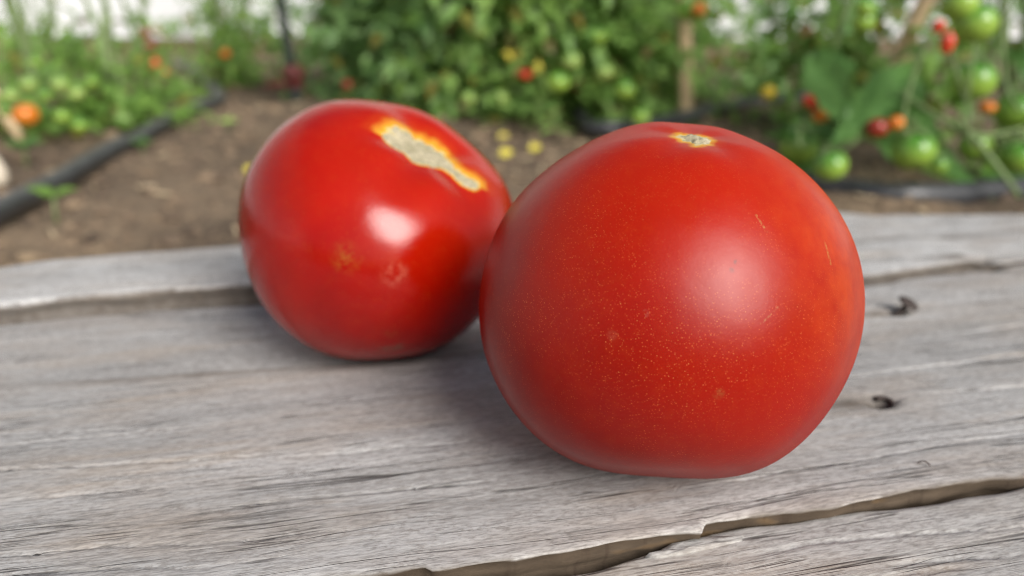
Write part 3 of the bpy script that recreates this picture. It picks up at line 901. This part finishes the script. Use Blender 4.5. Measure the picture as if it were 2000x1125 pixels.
sp = on_level(580, 205, SOIL)
stand = empty('standpipe', sp, 'dark upright pipe with dull red fitting beside the path', 'pipe')
link('riser', mesh('riser', *tube([(0, 0, -.02), (0, 0, .03), (-.006, 0, .09), (-.018, .01, .22), (-.03, .02, .6), (-.03, .02, 1.0)], 0.0090, 12)), M_DARK, stand)
link('socket', mesh('socket', *tube([(0, 0, -.01), (0, 0, .02), (0, 0, .040)], [.0125, .0125, .0115], 16)), M_DARK, stand)
link('fitting', mesh('fitting', *tube([(0, 0, .028), (0, 0, .036), (0, 0, .046), (0, 0, .048), (-.001, 0, .060), (-.001, 0, .063), (-.001, 0, .068)],
     [.0135, .0138, .0138, .020, .020, .014, .0105], 18)), M_RED_FIT, stand)
link('valve_arm', mesh('valve_arm', *tube([(-.010, 0, .035), (-.03, .004, .036), (-.058, .006, .030)], [.007, .0065, .005], 10)), M_RED_FIT, stand)


# ------------------------------------------------------------------ plants
def leaflets(O, D, N, L, W, curl, fold):
    """array of folded, curled leaflets -> verts (n,8,3)"""
    D = D / (np.linalg.norm(D, axis=1)[:, None] + 1e-9)
    N = N - (N * D).sum(1)[:, None] * D
    N = N / (np.linalg.norm(N, axis=1)[:, None] + 1e-9)
    S = np.cross(D, N)
    def pt(s, w, up):
        return O + D * (L * s)[:, None] - N * (curl * L * s * s)[:, None] + S * (W * w)[:, None] + N * (fold * W * up)[:, None]
    z = np.zeros(len(L))
    return np.stack([pt(z, 0, 0), pt(z + .36, 0, 0), pt(z + .72, 0, 0), pt(z + 1, 0, 0), pt(z + .30, -.5, .5), pt(z + .66, -.36, .4), pt(z + .30, .5, .5), pt(z + .66, .36, .4)], 1)


LF = [(0, 4, 1), (0, 1, 6), (4, 5, 2, 1), (1, 2, 7, 6), (5, 3, 2), (2, 3, 7)]
LF_FLAT = np.concatenate([np.array(f) for f in LF]); LF_SZ = np.array([len(f) for f in LF])


def foliage_mesh(parts):
    V = np.concatenate(parts).reshape(-1, 3)
    n = len(V) // 8
    flat = (LF_FLAT[None] + 8 * np.arange(n)[:, None]).reshape(-1)
    return fast_mesh('foliage', V, flat, np.tile(LF_SZ, n))


def compound_leaves(g, S, az, pitch, length, size, k=7):
    """compound tomato leaves: S start points, az azimuth, pitch up angle, length of rachis, size of leaflet"""
    n = len(S); out = []
    d0 = np.stack([np.cos(az) * np.cos(pitch), np.sin(az) * np.cos(pitch), np.sin(pitch)], -1)
    for j in range(k):
        s = 1.0 if j == k - 1 else (0.30 + 0.62 * (j // 2) / max(1, (k - 1) // 2 - 0.001) * 0.9)
        side = 0 if j == k - 1 else (1 if j % 2 else -1)
        p = S + d0 * (length * s)[:, None]
        p[:, 2] -= 0.55 * length * s * s
        tang = d0.copy(); tang[:, 2] -= 0.9 * s
        tang /= np.linalg.norm(tang, axis=1)[:, None]
        up = np.array([0.25, -0.55, 0.8]) + 0.32 * g.normal(size=(n, 3))      # leaves turn to the light
        lat = np.cross(tang, up); lat /= np.linalg.norm(lat, axis=1)[:, None] + 1e-9
        nn = np.cross(lat, tang)
        D = tang * (0.45 if side else 1) + lat * side * 0.9 + 0.25 * g.normal(size=(n, 3))
        L = size * g.uniform(.7, 1.3, n) * (1.15 if side == 0 else 0.9)
        out.append(leaflets(p, D, nn + 0.2 * g.normal(size=(n, 3)), L, L * g.uniform(.45, .62, n), g.uniform(.05, .45, n), g.uniform(.1, .5, n)))
    return np.concatenate(out)


def uv_ball(ns=20, nr=12, squash=0.92):
    v = [(0, 0, squash * .93)]; f = []
    for i in range(1, nr):
        t = math.pi * i / nr
        for k in range(ns):
            a = 2 * math.pi * k / ns
            dip = 0.10 * math.exp(-(math.sin(t) / 0.35) ** 2) if t < 1.2 else 0
            v.append((math.sin(t) * math.cos(a), math.sin(t) * math.sin(a), squash * math.cos(t) - dip))
    v.append((0, 0, -squash))
    for k in range(ns):
        f.append((0, 1 + k, 1 + (k + 1) % ns))
        for i in range(nr - 2):
            p = 1 + i * ns
            f.append((p + k, p + ns + k, p + ns + (k + 1) % ns, p + (k + 1) % ns))
        f.append((len(v) - 1, 1 + (nr - 2) * ns + (k + 1) % ns, 1 + (nr - 2) * ns + k))
    return v, f


BALLS = {}
def ball(mat, squash=0.92):
    key = (mat.name, squash)
    if key not in BALLS:
        me = mesh('fruit', *uv_ball(squash=squash)); me.materials.append(mat); BALLS[key] = me
    return BALLS[key]


cv_, cf_ = [], []
for k in range(5):
    a = 2 * math.pi * k / 5
    b0 = len(cv_)
    for r, w, z in ((0.05, .10, .92), (.35, .13, 0.98), (.75, .08, .86)):
        for s in (-1, 1):
            cv_.append((r * math.cos(a) - s * w * math.sin(a), r * math.sin(a) + s * w * math.cos(a), z))
    cv_.append((1.0 * math.cos(a), 1.0 * math.sin(a), .80))
    cf_ += [(b0, b0 + 2, b0 + 3, b0 + 1), (b0 + 2, b0 + 4, b0 + 5, b0 + 3), (b0 + 4, b0 + 6, b0 + 5)]
st_v, st_f = tube([(0, 0, .90), (.02, 0, 1.15), (.1, .03, 1.5)], [.07, .055, .05], 6)
CALYX = mesh('calyx', *join([(cv_, cf_), (st_v, st_f)])); CALYX.materials.append(M_STEM)


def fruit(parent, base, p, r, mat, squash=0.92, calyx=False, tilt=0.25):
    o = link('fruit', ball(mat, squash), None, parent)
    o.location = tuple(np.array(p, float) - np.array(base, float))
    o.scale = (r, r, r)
    o.rotation_euler = (random.uniform(-tilt, tilt), random.uniform(-tilt, tilt), random.uniform(0, 6.28))
    if calyx:
        link('calyx', CALYX, None, o)
    return o


def flower(parent, base, p, r, mat=None):
    v, f = [(0, 0, 0)], []
    for k in range(5):
        a = 2 * math.pi * k / 5
        i = len(v)
        v += [(.45 * math.cos(a - .5), .45 * math.sin(a - .5), .12), (math.cos(a), math.sin(a), -.05), (.45 * math.cos(a + .5), .45 * math.sin(a + .5), .12)]
        f.append((0, i, i + 1, i + 2))
    v.append((0, 0, .4)); i = len(v) - 1
    for k in range(5): f.append((i, 1 + 3 * k, 3 + 3 * k))
    if 'flower' not in BALLS:
        BALLS['flower'] = mesh('flower', v, f, False); BALLS['flower'].materials.append(M_YELLOW)
    o = link('flower', BALLS['flower'], None, parent)
    o.location = tuple(np.array(p) - np.array(base)); o.scale = (r, r, r)
    o.rotation_euler = (1.2 + random.uniform(-.5, .5), random.uniform(-.5, .5), random.uniform(-1, 1))
    return o


def tomato_plant(label, base, height, spread, n_leaves, size, zdense, mat, seed, fruits=(), flowers=(), lean=(0, 0), nstem=3, sparse_above=None, length=(.05, .12)):
    """zdense: how strongly leaves gather low; sparse_above: (height, keep share)"""
    g = np.random.default_rng(seed)
    base = np.array([base[0], base[1], SOIL])
    root = empty('tomato_plant', base, label, 'plant')
    tubes, S, AZ = [], [], []
    for k in range(nstem):
        a = g.uniform(0, 6.28); r = spread * 0.45 * g.uniform(.3, 1)
        top = np.array([r * math.cos(a) + lean[0], r * 0.6 * math.sin(a) + lean[1], height * g.uniform(.85, 1.05)])
        pts = [np.array([.012 * math.cos(a), .012 * math.sin(a), -.02])]
        for t in np.linspace(.12, 1, 9):
            pts.append(top * t + np.array([1, 1, .2]) * g.normal(0, .012, 3) * (1 - .3 * t))
        pts = smooth_path(pts, 18)
        tubes.append(tube(pts, np.linspace(.0048, .0022, len(pts)), 7))
        t = g.random(n_leaves // nstem + 1) ** zdense
        q = np.stack([np.interp(t, np.linspace(0, 1, len(pts)), pts[:, i]) for i in range(3)], -1)
        S.append(q)
    S = np.concatenate(S)
    if sparse_above:
        keep = (S[:, 2] < sparse_above[0]) | (g.random(len(S)) < sparse_above[1])
        S = S[keep]
    n = len(S)
    S = S + g.normal(0, 1, (n, 3)) * np.array([spread * .22, spread * .15, .012])
    S[:, 2] = np.maximum(S[:, 2], 0.012)
    az = g.uniform(0, 6.28, n); pit = g.uniform(-.2, .8, n)
    L = g.uniform(length[0], length[1], n)
    lv = compound_leaves(g, S, az, pit, L, size)
    lv[:, :, 2] = np.where(lv[:, :, 2] < 0.003, 0.003 + 0.01 * g.random((len(lv), 1)), lv[:, :, 2])
    # stalks of every fourth compound leaf
    for i in range(0, n, 4):
        d0 = np.array([math.cos(az[i]) * math.cos(pit[i]), math.sin(az[i]) * math.cos(pit[i]), math.sin(pit[i])])
        pp = [S[i] + d0 * L[i] * s - np.array([0, 0, .55 * L[i] * s * s]) for s in (0, .5, 1)]
        tubes.append(tube(pp, [.0014, .0011, .0007], 5, False))
    link('stem', mesh('stem', *join(tubes)), M_STEM, root)
    tag(link('foliage', foliage_mesh([lv]), mat, root), kind='stuff')
    for (p, r, m, *rest) in fruits:
        fruit(root, base, p, r, m, *rest)
    for (p, r) in flowers:
        flower(root, base, p, r)
    return root


def spot(x, y, depth, dpx, mat, *rest):
    """a fruit the photograph shows at (x, y) with a diameter of dpx, standing at that distance"""
    p = at_depth(x, y, depth)
    d = ray(x, y)
    zc = depth / d[1]
    return (p, dpx * zc / FPX / 2, mat, *rest)


def base_at(x, y): return on_level(x, y, SOIL)[:2]


# left row: low and bushy, thin above so that the white film shows
tomato_plant('bushy plant at the left frame edge with green and one orange tomato', (-.66, 1.12), .44, .17, 150, .024, 1.9, M_LEAF, 21,
             [spot(50, 224, 0.94, 50, M_ORF, .9), spot(20, 185, 0.92, 32, M_GREENF2), spot(56, 163, 0.94, 33, M_GREENF2), spot(86, 186, 0.97, 27, M_GREENF),
              spot(12, 215, 0.96, 26, M_GREENF), spot(70, 120, 1.03, 22, M_GREENF)], sparse_above=(.10, .06))
tomato_plant('low leafy plant with pale green tomatoes left of the path pipe', (-.57, 1.17), .44, .16, 150, .024, 1.9, M_LEAF, 22,
             [spot(117, 163, 1.00, 34, M_GREENF2), spot(150, 182, 1.00, 30, M_GREENF2), spot(120, 226, 0.99, 32, M_GREENF), spot(155, 244, 0.99, 30, M_GREENF),
              spot(178, 160, 1.03, 24, M_GREENF)], sparse_above=(.10, .05))
tomato_plant('leafy plant with a hanging cluster of dull red tomatoes', (-.66, 1.45), .44, .18, 140, .024, 1.7, M_LEAF, 23,
             [spot(245, 228, 1.20, 34, M_GREENF2), spot(293, 92, 1.35, 24, M_DREDF), spot(300, 124, 1.35, 27, M_REDF), spot(318, 143, 1.37, 24, M_ORF), spot(285, 65, 1.35, 20, M_DREDF),
              spot(265, 190, 1.25, 26, M_GREENF)], sparse_above=(.10, .08))
tomato_plant('small thin plant where the pipe disappears', (-.60, 1.72), .6, .18, 150, .024, 1.5, M_LEAF, 24,
             [spot(440, 105, 1.65, 20, M_ORF)], sparse_above=(.14, .35))
tomato_plant('pale loose plant left of the standpipe', (-.70, 2.15), .6, .20, 230, .026, 1.2, M_LEAF, 25, [], sparse_above=(.20, .6))
tomato_plant('farthest plant at the left, close to the film', (-1.25, 2.1), .6, .24, 150, .026, 1.7, M_LEAF, 26, [], sparse_above=(.11, .06))
tomato_plant('thin plant half hidden behind the left row', (-.98, 1.75), .6, .22, 150, .026, 1.7, M_LEAF, 27, [], sparse_above=(.11, .06))

# middle row: a dense hedge
mid = [(-.26, 1.50, 'dark dense plant just right of the standpipe', M_LEAF_FILL, [spot(760, 150, 1.5, 30, M_DREDF)], []),
       (-.13, 1.36, 'dark dense plant straight behind the smaller red tomato', M_LEAF_FILL, [spot(872, 58, 1.42, 26, M_DREDF, 1.5), spot(678, 165, 1.45, 22, M_DREDF)], []),
       (.00, 1.27, 'dense plant with two yellow flowers and small red tomatoes', M_LEAF_MID, [spot(1010, 141, 1.28, 24, M_DREDF), spot(1027, 146, 1.28, 22, M_REDF), spot(935, 60, 1.3, 30, M_GREENF2), spot(975, 190, 1.28, 34, M_GREENF2), spot(915, 190, 1.28, 30, M_GREENF2)],
        [(at_depth(994, 108, 1.24), .0125), (at_depth(1050, 131, 1.24), .0130)]),
       (.13, 1.25, 'bright green plant loaded with green tomatoes between the two red tomatoes', M_LEAF_MID, [spot(1090, 160, 1.2, 46, M_GREENF), spot(1115, 118, 1.24, 40, M_GREENF2), spot(1168, 70, 1.25, 36, M_GREENF), spot(1130, 165, 1.3, 30, M_DREDF), spot(1180, 140, 1.22, 36, M_GREENF2)], []),
       (.215, 1.36, 'leafy plant at the pale stake above the big tomato', M_LEAF_MID, [spot(1220, 175, 1.2, 42, M_GREENF), spot(1250, 228, 1.15, 38, M_GREENF), spot(1345, 20, 1.25, 46, M_GREENF), spot(1365, 18, 1.22, 30, M_ORF), spot(1270, 60, 1.3, 30, M_GREENF2)], []),
       (-.05, 1.70, 'tall plant in the second row behind the middle', M_LEAF_FILL, [], []),
       (-.33, 1.95, 'tall plant in the second row behind the smaller red tomato', M_LEAF_FILL, [], []),
       (.28, 1.75, 'tall plant in the second row behind the pale stake', M_LEAF_MID, [], [])]
height_mid = .36
for k, (x, y, lab, m, fr, fl) in enumerate(mid):
    fr = [((np.array(q[0]) - (0, 0, CAM_H)) * .91 + (0, 0, CAM_H), q[1] * .91, *q[2:]) for q in fr]
    fl = [((np.array(q[0]) - (0, 0, CAM_H)) * .88 + (0, 0, CAM_H), q[1] * .88) for q in fl]
    tomato_plant(lab, (x, y), height_mid, .21, 430, .026, 1.0, m, 40 + k, fr, fl, nstem=4)

# right: sparser, film and soil show between the stems
tomato_plant('thin plant in front of the film right of the stake', (.52, 1.55), .40, .22, 200, .026, .75, M_LEAF_FILL, 61, [spot(1582, 78, 1.2, 46, M_ORF), spot(1560, 95, 1.25, 30, M_DREDF)], nstem=3)
tomato_plant('thin plant by the film at the upper right', (.90, 1.60), .40, .26, 160, .026, .7, M_LEAF_FILL, 62, [], nstem=3)
tomato_plant('thin plant by the film at the right frame edge', (1.20, 1.50), .40, .24, 140, .026, .7, M_LEAF, 63, [], nstem=3)
tomato_plant('low weedy plant on the soil right of the pale stake', (.44, 1.10), .20, .15, 110, .024, 1.2, M_LEAF, 64, [spot(1500, 180, .95, 30, M_YELF)], nstem=3)

# the nearest plant, its fruit and broad leaves are in plain view
near_base = np.array([.50, .80, SOIL])
GN = [(1905, 45, 82), (1902, 156, 84), (1985, 216, 82), (1785, 294, 84), (1905, 285, 62), (1834, 321, 36), (1990, 305, 74), (1560, 285, 76), (1622, 322, 66), (1686, 42, 46), (1875, 8, 70), (1690, 15, 40), (1932, 316, 26)]
near_fr = [spot(x, y, .62 + .03 * ((i * 7) % 5), d, M_GREENF, .93, True) for i, (x, y, d) in enumerate(GN)]
near_fr += [spot(1851, 82, .66, 28, M_REDF, 1.7), spot(1833, 52, .67, 24, M_REDF, 1.2), spot(1592, 196, .70, 46, M_REDF, .75), spot(1602, 226, .70, 30, M_ORF, 1.0), spot(1712, 250, .66, 44, M_DREDF, .9),
            spot(1750, 240, .66, 32, M_ORF, .9), spot(1928, 210, .70, 34, M_ORF, .7), spot(1870, 205, .78, 24, M_DREDF)]
near = tomato_plant('nearest plant at the right with round green tomatoes and broad leaves', near_base[:2], .55, .24, 110, .030, .9, M_LEAF, 71, near_fr, nstem=3, length=(.06, .12))
stalks = []
def stalk(pix, r0, r1):
    pts = smooth_path([at_depth(*p) - near_base for p in pix], 14)
    stalks.append(tube(pts, np.linspace(r0, r1, len(pts)), 7))
stalk([(1905, 10, .66), (1908, 60, .66), (1900, 110, .66), (1895, 160, .65), (1880, 230, .66), (1900, 290, .66)], .0016, .0013)
stalk([(1965, 0, .68), (1955, 90, .68), (1965, 180, .68), (1990, 215, .66)], .0022, .0016)
stalk([(1820, 60, .70), (1790, 130, .70), (1770, 190, .70), (1760, 250, .68), (1785, 290, .66)], .0024, .0015)
stalk([(1760, 180, .70), (1840, 235, .69), (1920, 270, .68), (2000, 250, .68)], .0020, .0016)
stalk([(1870, 235, .68), (1920, 290, .66), (1975, 360, .64), (1990, 385, .64)], .0026, .0022)
stalk([(1850, 60, .66), (1865, 130, .66), (1885, 200, .66)], .0016, .0014)
stalk([(1620, 120, .74), (1600, 190, .72), (1560, 250, .70), (1562, 285, .68)], .0022, .0015)
stalk([(1700, 250, .72), (1650, 290, .70), (1622, 320, .68)], .0020, .0014)
stalk([(1660, 0, .72), (1640, 60, .72), (1620, 130, .72)], .0022, .0018)
link('truss', mesh('truss', *join(stalks)), M_STEM, near)


def broad_leaf(p0, p1, width, normal, droop, seed):
    """a broad lobed leaf from its stalk p0 to its tip p1"""
    g = np.random.default_rng(seed)
    p0, p1, N = np.array(p0), np.array(p1), np.array(normal, float)
    D = p1 - p0; L = np.linalg.norm(D); D = D / L
    N = N - (N @ D) * D; N /= np.linalg.norm(N); S = np.cross(D, N)
    nu, nv = 15, 11
    v, f = [], []
    for i in range(nu):
        s = i / (nu - 1)
        w = width * (math.sin(math.pi * min(1, s ** .72)) ** .8 * .5 + .002) * (1 + .14 * math.sin(s * 17 + seed) * (0 < s < 1))
        for k in range(nv):
            c = (k / (nv - 1) - .5) * 2
            rip = .035 * L * math.sin(c * 5 + s * 9 + seed) * abs(c) + .22 * w * abs(c) ** 1.3 + .012 * L * math.sin(13 * s + 6 * abs(c))
            v.append(p0 + D * L * s + S * w * c - N * droop * L * s * s + N * rip - near_base)
    for i in range(nu - 1):
        for k in range(nv - 1):
            a = i * nv + k
            f.append((a, a + 1, a + nv + 1, a + nv))
    return link('leaf', mesh('leaf', v, f), M_LEAF_BIG, near)


broad_leaf(at_depth(1600, 95, .72), at_depth(1648, 235, .66), .040, (-.45, -.8, .35), .10, 1)
broad_leaf(at_depth(1795, 150, .76), at_depth(1668, 205, .64), .046, (.05, -.55, .85), .22, 2)
broad_leaf(at_depth(1690, 265, .74), at_depth(1950, 365, .66), .052, (.1, -.35, .95), .10, 3)
broad_leaf(at_depth(1640, 280, .78), at_depth(1520, 250, .72), .032, (0, -.8, .6), .15, 4)
broad_leaf(at_depth(1925, 330, .74), at_depth(2040, 372, .68), .042, (0, -.6, .8), .15, 5)
broad_leaf(at_depth(1610, 300, .76), at_depth(1535, 330, .72), .030, (0, -.7, .7), .15, 6)
broad_leaf(at_depth(1770, 190, .78), at_depth(1835, 275, .72), .030, (.3, -.8, .5), .15, 7)
broad_leaf(at_depth(1790, 160, .76), at_depth(1720, 235, .70), .034, (-.3, -.8, .5), .20, 8)
broad_leaf(at_depth(1560, 230, .80), at_depth(1640, 260, .74), .028, (.2, -.7, .6), .20, 9)
broad_leaf(at_depth(1700, -20, .80), at_depth(1665, 60, .76), .030, (.3, -.9, .2), .15, 10)
broad_leaf(at_depth(1960, 90, .80), at_depth(2030, 150, .76), .034, (.3, -.8, .5), .20, 11)

# ------------------------------------------------------------------ stakes and small things on the soil
def stake(label, a, b, r, cat='stake', mat=None):
    a, b = np.array(a), np.array(b)
    pts = [a + (b - a) * t + np.array([.0012 * math.sin(9 * t), 0, 0]) for t in np.linspace(0, 1, 9)]
    v, f = tube([p - a for p in pts], [r * .85, r, r, r * 1.03, r, r * .97, r, r, r * .9], 6)
    return tag(link('wooden_stake', mesh('wooden_stake', v, f, False), mat or M_STAKE, None, a), label, cat)


s0 = on_level(1338, 252, SOIL - .01)
stake('pale upright wooden stake rising behind the big tomato', s0, at_depth(1335, -320, s0[1] + .02), .0105)
s1 = np.array([.40, .86, SOIL - .01])
stake('pale slanting stake in the nearest plant at the upper right', at_depth(1742, 150, .84), at_depth(1835, -60, .80), .0085)
s2 = on_level(48, 283, SOIL - .004)
stake('short tilted pale stake at the foot of the left row', s2, s2 + np.array([-.045, .02, .075]), .0065)
s3 = on_level(3, 362, SOIL)
v, f = tube([(0, 0, 0), (-.004, .002, .012), (-.010, .004, .026), (-.012, .004, .034)], [.008, .0105, .009, .004], 10)
tag(link('pale_husk', mesh('pale_husk', v, f), plain('pale dry husk', (.66, .58, .46), .8, .15, 90), None, s3), 'pale dry husk on the soil at the left frame edge', 'husk')


def seedling(label, x, y, h, size, n, seed, mat=None):
    g = np.random.default_rng(seed)
    b = on_level(x, y, SOIL)
    b[2] = float(soil_h(b[0], b[1]))
    root = empty('seedling', b, label, 'seedling', 'seedlings on the bare soil')
    link('stem', mesh('stem', *tube([(0, 0, -.004), (.001, 0, h * .5), (.002, 0, h)], [.0014, .0012, .001], 6)), M_STEM, root)
    for k in range(n):
        a = 6.28 * k / n + g.uniform(-.4, .4) + .3
        O = np.array([[.002, 0, h]])
        D = np.array([[math.cos(a), math.sin(a) * .5, .6]]); N = np.array([[0, -.45, 1.0]])
        lv = leaflets(O, D, N, np.array([size]), np.array([size * .62]), np.array([.3]), np.array([.25]))
        link('leaf', foliage_mesh([lv]), mat or M_LEAF_BIG, root)


seedling('two-leaved seedling on the soil between the pipe and the plank', 108, 428, .024, .020, 3, 1, M_LEAF)
seedling('tiny seedling just right of the pipe', 278, 300, .010, .014, 4, 2)
seedling('tiny bright seedling far along the path', 446, 254, .010, .014, 4, 3, M_GREENF2)
seedling('tuft of green seedling left of the pipe', 50, 318, .020, .024, 6, 4)
seedling('seedling under the left row near the pipe bend', 240, 240, .014, .018, 5, 5)

for lab, x, y, d in (('yellow fallen leaf nearest the smaller red tomato', 984, 300, .013), ('yellow fallen leaf left of the big tomato', 1041, 290, .012), ('yellow leaf just above the other fallen leaves', 980, 262, .011),
                     ('small yellow leaf left of the smaller red tomato', 482, 318, .010)):
    p = on_level(x, y + 6, SOIL); p[2] = float(soil_h(p[0], p[1])) + .004
    lv = leaflets(np.array([[-.4 * d, 0, 0]]), np.array([[1, .3, .35]]), np.array([[0, -.8, .6]]), np.array([d * 1.4]), np.array([d]), np.array([.3]), np.array([.3]))
    tag(link('fallen_leaf', foliage_mesh([lv]), M_YELLOW, None, p), lab, 'leaf', 'yellow leaves on the soil')

# straw bits on the soil
g = np.random.default_rng(9)
parts = []
for k in range(260):
    x, y = g.uniform(-1.0, 1.0), .45 + 1.1 * g.random() ** 1.5
    a = g.uniform(0, 6.28); L = g.uniform(.006, .022)
    z = float(soil_h(np.array(x), np.array(y))) + .003
    d = np.array([math.cos(a), math.sin(a), g.normal(0, .15)]) * L
    parts.append(tube([(x, y, z), (x + d[0], y + d[1], z + d[2])], g.uniform(.0006, .0014), 4))
tag(link('straw_bits', mesh('straw_bits', *join(parts), False), M_STRAW), 'short bits of dry straw strewn over the soil', 'straw', kind='stuff')
# tiny crumb on the middle plank
p = world_uv(.1319, .1384, .0005)
pts = [(-.0014, .0006, 0), (-.0004, .0006, .0006), (.0005, .0001, .0006), (.0010, -.0007, 0)]
tag(link('plant_fibre', mesh('plant_fibre', *tube(smooth_path(pts, 10), .00017, 6)), M_RUST, None, p), 'tiny dark curled fibre on the plank near the right split', 'fibre')
